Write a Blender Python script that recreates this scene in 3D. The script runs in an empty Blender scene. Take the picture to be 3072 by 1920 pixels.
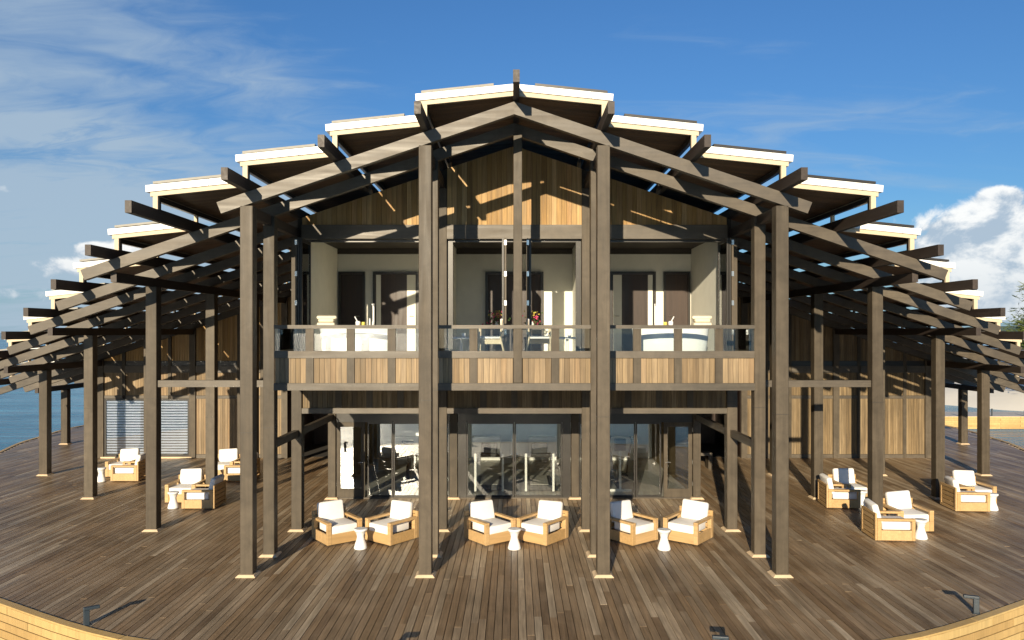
import bpy, bmesh, math, random
from mathutils import Vector, Matrix
random.seed(7)
R_ = math.radians
SC = bpy.context.scene
COL = SC.collection

# ---------------------------------------------------------------- camera, light, exposure
CAMZ = 4.6
cd = bpy.data.cameras.new('camera'); cam = bpy.data.objects.new('camera', cd); COL.objects.link(cam)
cam.location = (0, 0, CAMZ); cam.rotation_euler = (R_(90), 0, 0)
cd.sensor_width = 36; cd.lens = 26.37; cd.shift_x = -0.0023; cd.shift_y = 0.012
cd.clip_start = 0.1; cd.clip_end = 20000
SC.camera = cam
SUN_EL = 15.0
sdir = Vector((-0.223, -1.0, 0)).normalized()           # towards the sun, on the ground plane
tosun = Vector((sdir.x*math.cos(R_(SUN_EL)), sdir.y*math.cos(R_(SUN_EL)), math.sin(R_(SUN_EL))))
sl = bpy.data.lights.new('sun', 'SUN'); sun = bpy.data.objects.new('sun', sl); COL.objects.link(sun)
sl.energy = 5.0; sl.angle = R_(0.5); sl.color = (1.0, 0.85, 0.62)
sun.rotation_euler = tosun.to_track_quat('Z', 'Y').to_euler(); sun.location = (-10, -30, 30)
SC.view_settings.view_transform = 'Standard'; SC.view_settings.look = 'None'
SC.view_settings.gamma = 1; SC.view_settings.use_curve_mapping = False
SC.view_settings.exposure = 0.62
SC.render.engine = 'CYCLES'
SC.cycles.max_bounces = 10; SC.cycles.transparent_max_bounces = 24
SC.cycles.diffuse_bounces = 4

class NT:
    """small helper to write node trees"""
    def __init__(s, tree): s.t = tree; s.n = tree.nodes; s.l = tree.links
    def node(s, typ, **kw):
        n = s.n.new(typ)
        for k, v in kw.items(): setattr(n, k, v)
        return n
    def put(s, sock, v):
        if v is None: return
        if isinstance(v, bpy.types.NodeSocket): s.l.new(v, sock)
        else: sock.default_value = v
    def math(s, op, a, b=None, c=None, clamp=False):
        n = s.node('ShaderNodeMath', operation=op); n.use_clamp = clamp
        s.put(n.inputs[0], a); s.put(n.inputs[1], b)
        if c is not None: s.put(n.inputs[2], c)
        return n.outputs[0]
    def vmath(s, op, a, b=None):
        n = s.node('ShaderNodeVectorMath', operation=op); s.put(n.inputs[0], a); s.put(n.inputs[1], b)
        return n.outputs[0]
    def mix(s, f, a, b, typ='MIX'):
        n = s.node('ShaderNodeMix', data_type='RGBA', blend_type=typ); n.clamp_factor = True
        s.put(n.inputs[0], f); s.put(n.inputs[6], a); s.put(n.inputs[7], b); return n.outputs[2]
    def noise(s, vec, scale, detail=4, rough=0.5, dist=0.0):
        n = s.node('ShaderNodeTexNoise'); s.put(n.inputs['Vector'], vec); n.inputs['Scale'].default_value = scale
        n.inputs['Detail'].default_value = detail; n.inputs['Roughness'].default_value = rough
        n.inputs['Distortion'].default_value = dist; return n.outputs[0]
    def ramp(s, f, stops, interp='LINEAR'):
        n = s.node('ShaderNodeValToRGB'); s.put(n.inputs[0], f); e = n.color_ramp.elements
        n.color_ramp.interpolation = interp
        while len(e) < len(stops): e.new(0.5)
        for i, (p, c) in enumerate(stops):
            e[i].position = p; e[i].color = c if len(c) == 4 else (*c, 1)
        return n.outputs[0]
    def range(s, v, a, b, c=0.0, d=1.0, smooth=True):
        n = s.node('ShaderNodeMapRange'); n.interpolation_type = 'SMOOTHSTEP' if smooth else 'LINEAR'; n.clamp = True
        s.put(n.inputs[0], v); n.inputs[1].default_value = a; n.inputs[2].default_value = b
        n.inputs[3].default_value = c; n.inputs[4].default_value = d; return n.outputs[0]
    def comb(s, x, y, z):
        n = s.node('ShaderNodeCombineXYZ'); s.put(n.inputs[0], x); s.put(n.inputs[1], y); s.put(n.inputs[2], z); return n.outputs[0]
    def sep(s, v):
        n = s.node('ShaderNodeSeparateXYZ'); s.put(n.inputs[0], v); return n.outputs

# ---------------------------------------------------------------- sky
W = bpy.data.worlds.new('World'); SC.world = W; W.use_nodes = True
w = NT(W.node_tree); w.n.clear()
sky = w.node('ShaderNodeTexSky', sky_type='NISHITA'); sky.sun_disc = False
sky.sun_elevation = R_(SUN_EL); sky.sun_rotation = math.atan2(tosun.x, tosun.y)
sky.altitude = 0; sky.air_density = 1.0; sky.dust_density = 0.25; sky.ozone_density = 2.2
D = w.node('ShaderNodeTexCoord').outputs['Generated']
dx, dy, dz = w.sep(D)
az = w.math('ARCTAN2', dx, dy)                # radians, 0 = straight ahead, + to the right
elv = w.math('ARCSINE', dz)
zz = w.math('MAXIMUM', dz, 0.0)
den = w.math('ADD', zz, 0.16)
plane = w.comb(w.math('DIVIDE', dx, den), w.math('DIVIDE', dy, den), 0.0)
# high thin cloud: soft veils, drawn out
mp = w.node('ShaderNodeMapping'); w.put(mp.inputs[0], plane); mp.inputs['Rotation'].default_value = (0, 0, R_(24)); mp.inputs['Scale'].default_value = (0.55, 1.25, 1); mp.inputs['Location'].default_value = (3.1, 0.4, 0)
def blob(a, e, ra, re, amp):
    u = w.math('DIVIDE', w.math('SUBTRACT', az, R_(a)), R_(ra)); v = w.math('DIVIDE', w.math('SUBTRACT', elv, R_(e)), R_(re))
    q = w.math('ADD', w.math('MULTIPLY', u, u), w.math('MULTIPLY', v, v))
    return w.math('MULTIPLY', w.math('EXPONENT', w.math('MULTIPLY', q, -1.0)), amp)
warp = w.noise(mp.outputs[0], 1.7, 3, 0.5)
mp2 = w.vmath('ADD', mp.outputs[0], w.comb(w.math('MULTIPLY', warp, .9), w.math('MULTIPLY', warp, .35), 0.0))
veil = w.noise(mp2, 1.25, 8, 0.56, 0.25)
fib = w.noise(mp2, 5.0, 7, 0.62, 0.8)
bias = w.range(az, -0.42, 0.02, 0.20, -0.09)
vv = w.math('ADD', veil, w.math('MULTIPLY', w.math('SUBTRACT', fib, 0.5), 0.40))
vv = w.math('ADD', w.math('ADD', vv, bias), w.range(elv, R_(15), R_(25), 0.0, -0.22))
soft = w.math('ADD', w.math('ADD', blob(-31, 12.8, 4.6, 1.3, .42), blob(-34.5, 9.2, 2.6, .9, .40)), w.math('ADD', blob(-26, 6.5, 7, 3.2, .36), blob(-33, 4.4, 5.0, 1.6, .34)))
soft = w.math('MULTIPLY', soft, w.range(fib, .34, .62, .45, 1.15))
vv = w.math('ADD', vv, soft)
veil_a = w.math('MULTIPLY', w.range(vv, 0.40, 0.84), 0.84)
# cumulus heaps low over the sea
sp = w.comb(w.math('MULTIPLY', az, 1.0), w.math('MULTIPLY', elv, 1.35), 0.0)
blobs = [(30.6, 5.2, 3.6, 2.5, .60), (35, 4.6, 3.8, 3.4, .64), (33, 1.8, 6, 1.4, .40), (-34, 2.4, 5, .8, .30), (33.0, 8.7, 1.1, .55, .50), (32.1, 7.6, 1.0, .5, .34), (38.5, 5.5, 4, 3.6, .5),
         (-31.0, 4.2, 3.0, 0.9, .34), (-27.2, 5.8, 2.4, 1.6, .36), (-34.5, 9.0, 1.5, .6, .30), (-29.4, 5.6, .8, .4, .50),
         (-75, 5, 14, 3, .42), (85, 5, 16, 3, .45), (150, 5, 20, 3, .40), (-140, 5, 18, 2.6, .38), (0, 3.5, 14, 1.4, .3)]
acc = None
for b in blobs:
    o = blob(*b); acc = o if acc is None else w.math('ADD', acc, o)
def cum(vec):
    a = w.noise(vec, 13.0, 9, 0.60, 0.35)
    return a
c0 = cum(sp)
sp2 = w.vmath('ADD', sp, (-0.012, 0.020, 0.0))
c1 = cum(sp2)
dn = w.math('ADD', w.math('SUBTRACT', c0, 0.62), acc)
cum_a = w.range(dn, 0.10, 0.26)
lit = w.range(w.math('SUBTRACT', c0, c1), -0.13, 0.07)
lit2 = w.math('MULTIPLY', lit, w.range(elv, R_(1.0), R_(7), 0.55, 1.0))
ccol = w.mix(lit2, (3.8, 4.7, 5.7, 1), (9.0, 9.0, 8.8, 1))
hs = w.node('ShaderNodeHueSaturation'); hs.inputs['Saturation'].default_value = 1.12; hs.inputs['Value'].default_value = 1.0; w.put(hs.inputs['Color'], sky.outputs[0])
tint = w.mix(w.range(elv, R_(0.0), R_(26)), (.45, .66, .86, 1), (.58, .84, 1.12, 1))
base = w.mix(1.0, hs.outputs[0], tint, 'MULTIPLY')
base = w.mix(w.range(elv, R_(-1), R_(10), .75, 0.0), base, (2.3, 3.7, 5.2, 1))
base = w.mix(veil_a, base, (3.6, 4.6, 5.6, 1))
base = w.mix(w.math('MULTIPLY', cum_a, 0.93), base, ccol)
bg = w.node('ShaderNodeBackground'); w.put(bg.inputs[0], base); bg.inputs[1].default_value = 0.075
wo = w.node('ShaderNodeOutputWorld'); w.l.new(bg.outputs[0], wo.inputs[0])

# ---------------------------------------------------------------- materials
def newmat(name):
    m = bpy.data.materials.new(name); m.use_nodes = True
    t = NT(m.node_tree); bs = t.n['Principled BSDF']
    return m, t, bs
def plain(name, col, rough=0.5, metal=0.0, noise=0.12, scale=3.0, bump=0.0, coat=0.0):
    m, t, b = newmat(name)
    co = t.node('ShaderNodeTexCoord').outputs['Object']
    n = t.noise(co, scale, 5, 0.6)
    f = t.range(n, 0.3, 0.7, 1 - noise, 1 + noise, False)
    c = t.mix(1.0, (*col, 1), t.comb(f, f, f), 'MULTIPLY')
    t.put(b.inputs['Base Color'], c); b.inputs['Roughness'].default_value = rough; b.inputs['Metallic'].default_value = metal
    b.inputs['Coat Weight'].default_value = coat
    if bump:
        bp = t.node('ShaderNodeBump'); bp.inputs['Strength'].default_value = bump; bp.inputs['Distance'].default_value = 0.01
        t.put(bp.inputs['Height'], t.noise(co, scale*6, 4, 0.6)); t.put(b.inputs['Normal'], bp.outputs[0])
    return m
def wood(name, stops, axis='Z', rough=0.55, grain=0.35, weather=0.25, bump=0.25, spec=0.5, freq=1.0, wcol=None, wamt=0.0):
    """boards: colour by piece, grain along one axis, broad weathering in place"""
    m, t, b = newmat(name)
    oi = t.node('ShaderNodeObjectInfo'); at = t.node('ShaderNodeAttribute', attribute_name='tone')
    tone = t.math('FRACT', t.math('ADD', oi.outputs['Random'], at.outputs['Fac']))
    co = t.node('ShaderNodeTexCoord').outputs['Object']
    off = t.comb(t.math('MULTIPLY', tone, 37.1), t.math('MULTIPLY', tone, 91.7), t.math('MULTIPLY', tone, 53.3))
    p = t.vmath('ADD', co, off)
    s = {'X': (1.2, 26, 26), 'Y': (26, 1.2, 26), 'Z': (26, 26, 1.2)}[axis]
    g = t.noise(t.vmath('MULTIPLY', p, s), 1.0*freq, 5, 0.62, 0.6)
    s2 = {'X': (.5, 7, 7), 'Y': (7, .5, 7), 'Z': (7, 7, .5)}[axis]
    g2 = t.noise(t.vmath('MULTIPLY', p, s2), 1.0, 3, 0.5, 1.2)
    col = t.ramp(tone, stops)
    f = t.range(g, 0.3, 0.72, 1 - grain, 1 + grain*0.7, False)
    f2 = t.range(g2, 0.3, 0.7, 1 - grain*0.6, 1 + grain*0.5, False)
    geo = t.node('ShaderNodeNewGeometry').outputs['Position']
    wn = t.noise(geo, 0.45, 5, 0.6)
    f3 = t.range(wn, 0.3, 0.7, 1 - weather, 1 + weather, False)
    k = t.math('MULTIPLY', t.math('MULTIPLY', f, f2), f3)
    c = t.mix(1.0, col, t.comb(k, k, k), 'MULTIPLY')
    if name.startswith('stained'):
        mt = t.noise(geo, 3.2, 6, 0.68, 0.6); mr = t.range(mt, .35, .68, .84, 1.2, False); kk = t.comb(mr, mr, mr)
        c = t.mix(1.0, c, kk, 'MULTIPLY')
    if wcol:
        ws = t.range(t.noise(geo, 0.9, 6, 0.65, 0.8), 0.45, 0.7)
        c = t.mix(t.math('MULTIPLY', ws, wamt), c, (*wcol, 1))
    t.put(b.inputs['Base Color'], c)
    t.put(b.inputs['Roughness'], t.range(g2, 0.3, 0.7, rough - 0.07, rough + 0.1, False))
    b.inputs['Specular IOR Level'].default_value = spec
    bp = t.node('ShaderNodeBump'); bp.inputs['Strength'].default_value = bump; bp.inputs['Distance'].default_value = 0.004
    t.put(bp.inputs['Height'], g); t.put(b.inputs['Normal'], bp.outputs[0])
    return m
M = {}
stain = [(0, (.064, .052, .037)), (.35, (.086, .069, .049)), (.65, (.073, .058, .041)), (1, (.096, .079, .058))]
for a in 'XYZ':
    M['stain'+a] = wood('stained_timber_'+a.lower(), stain, a, 0.5, 0.18, 0.18, 0.2, {'X': .55, 'Y': .4, 'Z': .25}[a], 0.6)
darkst = [(0, (.060, .042, .032)), (1, (.085, .060, .045))]
M['beam'] = wood('dark_stained_timber_y', [(0, (.036, .026, .021)), (1, (.052, .039, .032))], 'Y', 0.5, 0.2, 0.12, 0.2, 0.4, 0.6)
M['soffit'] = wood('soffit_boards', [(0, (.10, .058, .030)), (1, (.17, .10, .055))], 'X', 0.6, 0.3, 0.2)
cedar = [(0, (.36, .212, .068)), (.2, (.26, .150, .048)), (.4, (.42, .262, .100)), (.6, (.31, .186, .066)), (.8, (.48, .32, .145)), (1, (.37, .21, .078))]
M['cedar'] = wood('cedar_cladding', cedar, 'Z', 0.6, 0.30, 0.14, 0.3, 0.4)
M['cedar_lit'] = wood('sunlit_cedar_copy', [(0, (.215, .150, .080)), (.2, (.165, .112, .058)), (.4, (.27, .195, .115)), (.6, (.20, .138, .070)), (.8, (.30, .22, .13)), (1, (.235, .155, .082))], 'Z', 0.6, 0.34, 0.2, 0.3, 0.4)  # sun put into the colour: cedar copy muted for sunlit boards, gable kept brighter
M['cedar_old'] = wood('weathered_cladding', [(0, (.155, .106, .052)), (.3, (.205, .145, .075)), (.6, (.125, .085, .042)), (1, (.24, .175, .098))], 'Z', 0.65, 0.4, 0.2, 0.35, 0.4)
deck = [(0, (.205, .135, .072)), (.15, (.28, .20, .122)), (.3, (.215, .138, .072)), (.45, (.33, .25, .162)), (.6, (.16, .104, .058)), (.75, (.26, .172, .094)), (.88, (.42, .335, .23)), (.94, (.37, .28, .18)), (1, (.21, .14, .08))]
M['deck'] = wood('deck_planks', deck, 'Y', 0.45, 0.36, 0.28, 0.35, 0.45, 1.0, (.30, .225, .145), 0.40)
M['fresh'] = wood('pale_new_boards', [(0, (.50, .33, .125)), (.5, (.56, .39, .16)), (1, (.44, .28, .105))], 'Z', 0.55, 0.12, 0.12, 0.2)
M['teak'] = wood('teak_frame', [(0, (.45, .285, .12)), (1, (.52, .345, .165))], 'X', 0.5, 0.16, 0.05, 0.15)
M['cream'] = plain('cream_timber', (.56, .46, .32), 0.6, noise=.06)
M['white'] = plain('white_metal', (.82, .81, .78), 0.4, noise=.03)
M['cushion'] = plain('white_canvas', (.78, .76, .73), 0.9, noise=.04, scale=5, bump=.15)
M['porcelain'] = plain('white_porcelain', (.82, .83, .83), 0.15, noise=.02, coat=.3)
M['dark'] = plain('dark_bronze_metal', (.028, .025, .022), 0.35, noise=.2)
M['black'] = plain('black_plastic', (.02, .02, .022), 0.45, noise=.2)
M['solar'] = plain('solar_cells', (.012, .016, .035), 0.12, noise=.2)
M['alu'] = plain('aluminium', (.26, .25, .22), 0.6)
M['steel'] = plain('brushed_steel', (.75, .75, .74), 0.25, metal=1.0)
M['plaster'] = plain('pale_plaster', (.80, .79, .70), 0.8, noise=.04)
M['grey_wall'] = plain('grey_blue_plaster', (.78, .82, .84), 0.8, noise=.04)
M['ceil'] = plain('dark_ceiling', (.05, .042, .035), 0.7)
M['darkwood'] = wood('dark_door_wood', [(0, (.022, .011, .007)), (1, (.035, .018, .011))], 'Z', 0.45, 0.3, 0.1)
M['floor'] = plain('room_floor', (.62, .58, .50), 0.35, noise=.1)
M['gymfloor'] = plain('gym_floor', (.34, .33, .30), 0.4, noise=.15)
M['base'] = plain('pale_footing', (.62, .47, .30), 0.6, noise=.1)
M['slate'] = plain('slate_metal', (.028, .04, .052), 0.45, noise=.1)
M['navy'] = plain('dark_under_deck', (.03, .025, .02), 0.9)
M['blind'] = plain('blind_slats', (.42, .45, .58), 0.4, noise=.1)
M['red'] = plain('pink_petals', (.60, .07, .18), 0.6, noise=.3, scale=20)
M['yellow'] = plain('yellow_petals', (.6, .5, .1), 0.6, noise=.3, scale=20)
M['leafg'] = plain('green_leaves', (.05, .10, .025), 0.6, noise=.3, scale=20)
M['towel'] = plain('beige_towel', (.66, .60, .46), 0.95, noise=.06, scale=10, bump=.3)
def glassmat(name, refl, tint=(0.93, 0.96, 0.96), bump=0.03):
    m = bpy.data.materials.new(name); m.use_nodes = True; t = NT(m.node_tree); t.n.clear()
    tr = t.node('ShaderNodeBsdfTransparent'); tr.inputs[0].default_value = (*tint, 1)
    gl = t.node('ShaderNodeBsdfGlossy'); gl.inputs['Roughness'].default_value = 0.015; gl.inputs[0].default_value = (.95, .97, 1, 1)
    fr = t.node('ShaderNodeFresnel'); fr.inputs[0].default_value = 1.5
    f = t.math('ADD', fr.outputs[0], refl, clamp=True)
    co = t.node('ShaderNodeTexCoord').outputs['Object']
    bp = t.node('ShaderNodeBump'); bp.inputs['Strength'].default_value = bump; bp.inputs['Distance'].default_value = 0.02
    t.put(bp.inputs['Height'], t.noise(co, 1.3, 2)); t.put(gl.inputs['Normal'], bp.outputs[0])
    mx = t.node('ShaderNodeMixShader'); t.put(mx.inputs[0], f); t.l.new(tr.outputs[0], mx.inputs[1]); t.l.new(gl.outputs[0], mx.inputs[2])
    o = t.node('ShaderNodeOutputMaterial'); t.l.new(mx.outputs[0], o.inputs[0]); return m
M['glass'] = glassmat('door_glass', 0.11, (.95, .97, .96), 0.01)
M['clear'] = glassmat('clear_glass', 0.02, bump=0.0)
def water():
    m, t, b = newmat('sea_water')
    geo = t.node('ShaderNodeNewGeometry').outputs['Position']
    x, y, z = t.sep(geo)
    d = t.math('SQRT', t.math('ADD', t.math('MULTIPLY', x, x), t.math('MULTIPLY', y, y)))
    n0 = t.noise(geo, 0.035, 4, 0.6)
    shal = t.math('MULTIPLY', t.range(x, 24, 55), t.range(y, 150, 60))
    n0 = t.math('ADD', t.math('MULTIPLY', n0, .5), t.math('MULTIPLY', t.noise(t.vmath('MULTIPLY', geo, (.05, .55, 1.0)), 1.0, 5, .65), .5))
    c = t.mix(t.range(n0, .38, .62), (.03, .15, .27, 1), (.10, .31, .47, 1))
    c = t.mix(t.math('MULTIPLY', shal, .8), c, (.22, .42, .48, 1))
    t.put(b.inputs['Base Color'], c); b.inputs['Roughness'].default_value = .18; b.inputs['IOR'].default_value = 1.33
    st = t.vmath('MULTIPLY', geo, (0.35, 1.5, 1.0))
    h1 = t.noise(st, 0.9, 6, 0.62, 0.6); h2 = t.noise(st, 0.16, 4, 0.55, 0.4)
    h = t.math('ADD', h1, t.math('MULTIPLY', h2, 2.2))
    bp = t.node('ShaderNodeBump'); bp.inputs['Strength'].default_value = .8; bp.inputs['Distance'].default_value = 1.1
    t.put(bp.inputs['Height'], h); t.put(b.inputs['Normal'], bp.outputs[0])
    return m
M['water'] = water()
M['sand'] = plain('coral_sand', (.78, .73, .62), 0.9, noise=.08, scale=.15, bump=.2)

# ---------------------------------------------------------------- mesh helpers
class MB:
    def __init__(s): s.v = []; s.f = []; s.tone = []
    def poly(s, pts, faces, tone=0.0):
        o = len(s.v); s.v += [tuple(p) for p in pts]; s.f += [[o+i for i in f] for f in faces]; s.tone += [tone]*len(faces); return s
    def box(s, x0, x1, y0, y1, z0, z1, tone=0.0):
        if x0 > x1: x0, x1 = x1, x0
        if y0 > y1: y0, y1 = y1, y0
        if z0 > z1: z0, z1 = z1, z0
        P = [(x0,y0,z0),(x1,y0,z0),(x1,y1,z0),(x0,y1,z0),(x0,y0,z1),(x1,y0,z1),(x1,y1,z1),(x0,y1,z1)]
        return s.poly(P, [(0,3,2,1),(4,5,6,7),(0,1,5,4),(1,2,6,5),(2,3,7,6),(3,0,4,7)], tone)
    def xz(s, pts, y0, y1, tone=0.0):
        """polygon in the XZ plane extruded along Y"""
        a = sum(pts[i][0]*pts[(i+1)%len(pts)][1]-pts[(i+1)%len(pts)][0]*pts[i][1] for i in range(len(pts)))
        if a < 0: pts = pts[::-1]
        n = len(pts); P = [(x, y0, z) for x, z in pts]+[(x, y1, z) for x, z in pts]
        F = [tuple(range(n)), tuple(range(2*n-1, n-1, -1))]+[(i, i+n, (i+1)%n+n, (i+1)%n) for i in range(n)]
        return s.poly(P, F, tone)
    def yz(s, pts, x0, x1, tone=0.0):
        a = sum(pts[i][0]*pts[(i+1)%len(pts)][1]-pts[(i+1)%len(pts)][0]*pts[i][1] for i in range(len(pts)))
        if a < 0: pts = pts[::-1]
        n = len(pts); P = [(x0, y, z) for y, z in pts]+[(x1, y, z) for y, z in pts]
        F = [tuple(range(n-1, -1, -1)), tuple(range(n, 2*n))]+[((i+1)%n, (i+1)%n+n, i+n, i) for i in range(n)]
        return s.poly(P, F, tone)
    def rod(s, a, b, r, n=8, r2=None, tone=0.0):
        a = Vector(a); b = Vector(b); d = (b-a).normalized(); r2 = r if r2 is None else r2
        u = d.orthogonal().normalized(); q = d.cross(u)
        P = [a+(u*math.cos(2*math.pi*i/n)+q*math.sin(2*math.pi*i/n))*r for i in range(n)]+[b+(u*math.cos(2*math.pi*i/n)+q*math.sin(2*math.pi*i/n))*r2 for i in range(n)]
        F = [tuple(range(n-1, -1, -1)), tuple(range(n, 2*n))]+[(i, (i+1)%n, (i+1)%n+n, i+n) for i in range(n)]
        return s.poly(P, F, tone)
    def lathe(s, prof, n=24, cx=0, cy=0, sx=1, sy=1):
        P = []; F = []
        for r, z in prof:
            for i in range(n): P.append((cx+sx*r*math.cos(2*math.pi*i/n), cy+sy*r*math.sin(2*math.pi*i/n), z))
        for k in range(len(prof)-1):
            for i in range(n):
                j = (i+1) % n; F.append((k*n+i, k*n+j, (k+1)*n+j, (k+1)*n+i))
        F.append(tuple(range(n-1, -1, -1))); F.append(tuple((len(prof)-1)*n+i for i in range(n)))
        return s.poly(P, F)
    def mesh(s, name, mat, smooth=False, bevel=0.0, seg=2):
        me = bpy.data.meshes.new(name); me.from_pydata(s.v, [], s.f)
        if any(s.tone):
            at = me.attributes.new('tone', 'FLOAT', 'FACE'); at.data.foreach_set('value', s.tone)
        me.materials.append(mat)
        if bevel:
            bm = bmesh.new(); bm.from_mesh(me)
            bmesh.ops.bevel(bm, geom=bm.edges[:], offset=bevel, segments=seg, profile=0.5, affect='EDGES'); bm.to_mesh(me); bm.free()
        if smooth:
            me.polygons.foreach_set('use_smooth', [True]*len(me.polygons))
        me.update(); return me
    def obj(s, name, mat, parent=None, smooth=False, bevel=0.0, seg=2, loc=None):
        me = s.mesh(name, mat, smooth, bevel, seg); return link(name, me, parent, loc)
def link(name, me, parent=None, loc=None, rz=None):
    o = bpy.data.objects.new(name, me); COL.objects.link(o)
    if loc: o.location = loc
    if rz is not None: o.rotation_euler = (0, 0, rz)
    if parent: o.parent = parent
    return o
def empty(name, loc=(0, 0, 0), rz=0.0):
    o = bpy.data.objects.new(name, None); COL.objects.link(o); o.location = loc; o.rotation_euler = (0, 0, rz); o.empty_display_size = .2; return o
def tag(o, label=None, cat=None, group=None, kind=None):
    if label: o['label'] = label
    if cat: o['category'] = cat
    if group: o['group'] = group
    if kind: o['kind'] = kind
    return o
KIDS = {}
def children(o): return [c for c in COL.objects if c.parent == o]
def dup(root, loc, rz, label):
    r = root.copy(); COL.objects.link(r); r.location = loc; r.rotation_euler = (0, 0, rz); r['label'] = label
    for ch in children(root):
        c = ch.copy(); COL.objects.link(c); c.parent = r
        for g in children(ch):
            d = g.copy(); COL.objects.link(d); d.parent = c
    return r
def B(name, mat, parent, *a, bevel=0.0):
    return MB().box(*a).obj(name, mat, parent, bevel=bevel)

# ---------------------------------------------------------------- sea, beach, far land
SEA = -1.3
def grid_plane(name, mat, xs, ys, z, kind):
    mb = MB(); P = [(x, y, z) for y in ys for x in xs]; nx = len(xs)
    F = [(j*nx+i, j*nx+i+1, (j+1)*nx+i+1, (j+1)*nx+i) for j in range(len(ys)-1) for i in range(nx-1)]
    mb.poly(P, F); o = mb.obj(name, mat); tag(o, kind=kind); return o
sea = grid_plane('sea', M['water'], [-9000, -2000, 0, 2000, 9000], [-3000, -500, 0, 500, 3000, 12000], SEA, 'structure')
# beach: low sand bank with an uneven outline, off to the right
def bank(name, outline, z0, z1, mat, inset=.93):
    cx = sum(p[0] for p in outline)/len(outline); cy = sum(p[1] for p in outline)/len(outline)
    n = len(outline); P = []
    for k, (s, z) in enumerate(((1, z0), (inset, z0+(z1-z0)*.6), (inset*.85, z1), (.3, z1+.1))):
        P += [(cx+(x-cx)*s, cy+(y-cy)*s, z) for x, y in outline]
    F = [(k*n+i, k*n+(i+1) % n, (k+1)*n+(i+1) % n, (k+1)*n+i) for k in range(3) for i in range(n)]+[tuple(3*n+i for i in range(n))]
    o = MB().poly(P, F).obj(name, mat, smooth=True); return tag(o, kind='structure')
ol = [(33,62),(37,56),(44,52),(58,50),(90,54),(120,70),(135,90),(130,120),(110,150),(85,165),(62,160),(52,140),(46,118),(39,98),(34.5,78)]
ol2 = []
for i, p in enumerate(ol):
    q = ol[(i+1) % len(ol)]
    for k in range(4):
        f = k/4; ol2.append((p[0]*(1-f)+q[0]*f+random.uniform(-.8, .8), p[1]*(1-f)+q[1]*f+random.uniform(-.8, .8)))
bank('beach', ol2, SEA-.3, SEA+1.3, M['sand'])
hl = [(1300, 2400), (1500, 2330), (1900, 2350), (2400, 2500), (2700, 2800), (2200, 3000), (1600, 2800)]
M['hill'] = plain('distant_land', (.06, .10, .09), 1.0, noise=.2, scale=.01)
bank('hill', [(x, y) for x, y in hl], SEA-1, SEA+26, M['hill'], .8)

def leafmat(name, c1, c2):
    m, t, b = newmat(name)
    at = t.node('ShaderNodeAttribute', attribute_name='tone')
    geo = t.node('ShaderNodeNewGeometry')
    c = t.mix(at.outputs['Fac'], (*c1, 1), (*c2, 1))
    t.put(b.inputs['Base Color'], c); b.inputs['Roughness'].default_value = .55
    b.inputs['Subsurface Weight'].default_value = 0.0
    return m
M['leafA'] = leafmat('needle_foliage', (.05, .075, .018), (.13, .15, .03))
M['leafB'] = leafmat('dark_foliage', (.02, .04, .014), (.06, .09, .025))
M['bark'] = plain('grey_bark', (.13, .10, .075), 0.9, noise=.3, scale=4, bump=.5)
def tree(loc, h, r, mat, label, leaf, n, rnd, needle=False):
    root = empty('shore_tree', loc); tag(root, label, 'tree', 'trees on the shore')
    tk = MB(); p = Vector((0, 0, -.3)); tops = []
    for i in range(6):
        q = Vector((rnd.uniform(-.3, .3)*i*.3, rnd.uniform(-.3, .3)*i*.3, h*.85*(i+1)/6)); tk.rod(p, q, .24*(1-i/7), 8, .24*(1-(i+1)/7))
        if i > 0:
            for k in range(3):
                a = rnd.uniform(0, 6.283); L = r*rnd.uniform(.5, 1.0)*(1-.45*i/6)
                e = q+Vector((math.cos(a)*L, math.sin(a)*L, rnd.uniform(.1, .5)*L)); tk.rod(q, e, .07, 5, .02)
                tops += [q.lerp(e, .5), q.lerp(e, .8), e]
        p = q
    tops.append(p+Vector((0, 0, .3))); tk.obj('trunk', M['bark'], root)
    cr = MB()
    for c in tops:
        rr = r*rnd.uniform(.22, .38)
        tn = rnd.uniform(0, .6)
        for k in range(n):
            d = Vector((rnd.gauss(0, 1), rnd.gauss(0, 1), rnd.gauss(0, .75)))*rr*.55
            q = c+d; a = Vector((rnd.gauss(0, 1), rnd.gauss(0, 1), rnd.gauss(0, .5))).normalized(); b2 = a.orthogonal().normalized()
            l = leaf*rnd.uniform(.6, 1.4); wd = l*(.12 if needle else .45)
            cr.poly([q-a*l, q+b2*wd, q+a*l, q-b2*wd], [(0, 1, 2, 3)], min(1, max(.01, tn+rnd.uniform(0, .45))))
    cr.obj('crown', mat, root); return root
rnd = random.Random(3)
tree((41.6, 58, SEA+.6), 9.2, 3.3, M['leafA'], 'feathery light green tree at the right edge, nearest of the shore trees', .30, 110, rnd, True)
tree((52, 72, SEA+1), 6.4, 4.2, M['leafB'], 'low dark green tree behind the feathery one on the sand', .32, 90, rnd)
tree((72, 92, SEA+1), 8, 5, M['leafB'], 'dark rounded tree farther back on the beach, mostly hidden', .4, 80, rnd)

# jetty on the right: low timber causeway with pale boarded side
jt = empty('jetty', (22.5, 45.5, SEA)); tag(jt, 'pale timber boarded causeway over the water at right behind the corner posts', 'jetty')
for i in range(6):
    for k in range(14):
        z = .04+i*.125
        link('side_board', (jb := globals().get('_jb') or MB().box(0, 3.48, -.02, .02, 0, .118).mesh('side_board', M['fresh'])), jt, (k*3.5+(1.2 if i % 2 else 0), 0, z)); _jb = jb
MB().box(0, 52, .03, 2.6, .55, .80).obj('walkway', plain('pale_grey_walk', (.5, .46, .4), .8), jt)
for k in range(0, 26):
    MB().rod((.6+k*2.0, .2, .80), (.6+k*2.0, .2, 1.15+.1*(k % 3 == 0)), .05, 6).obj('bollard', M['slate'], jt)

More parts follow.
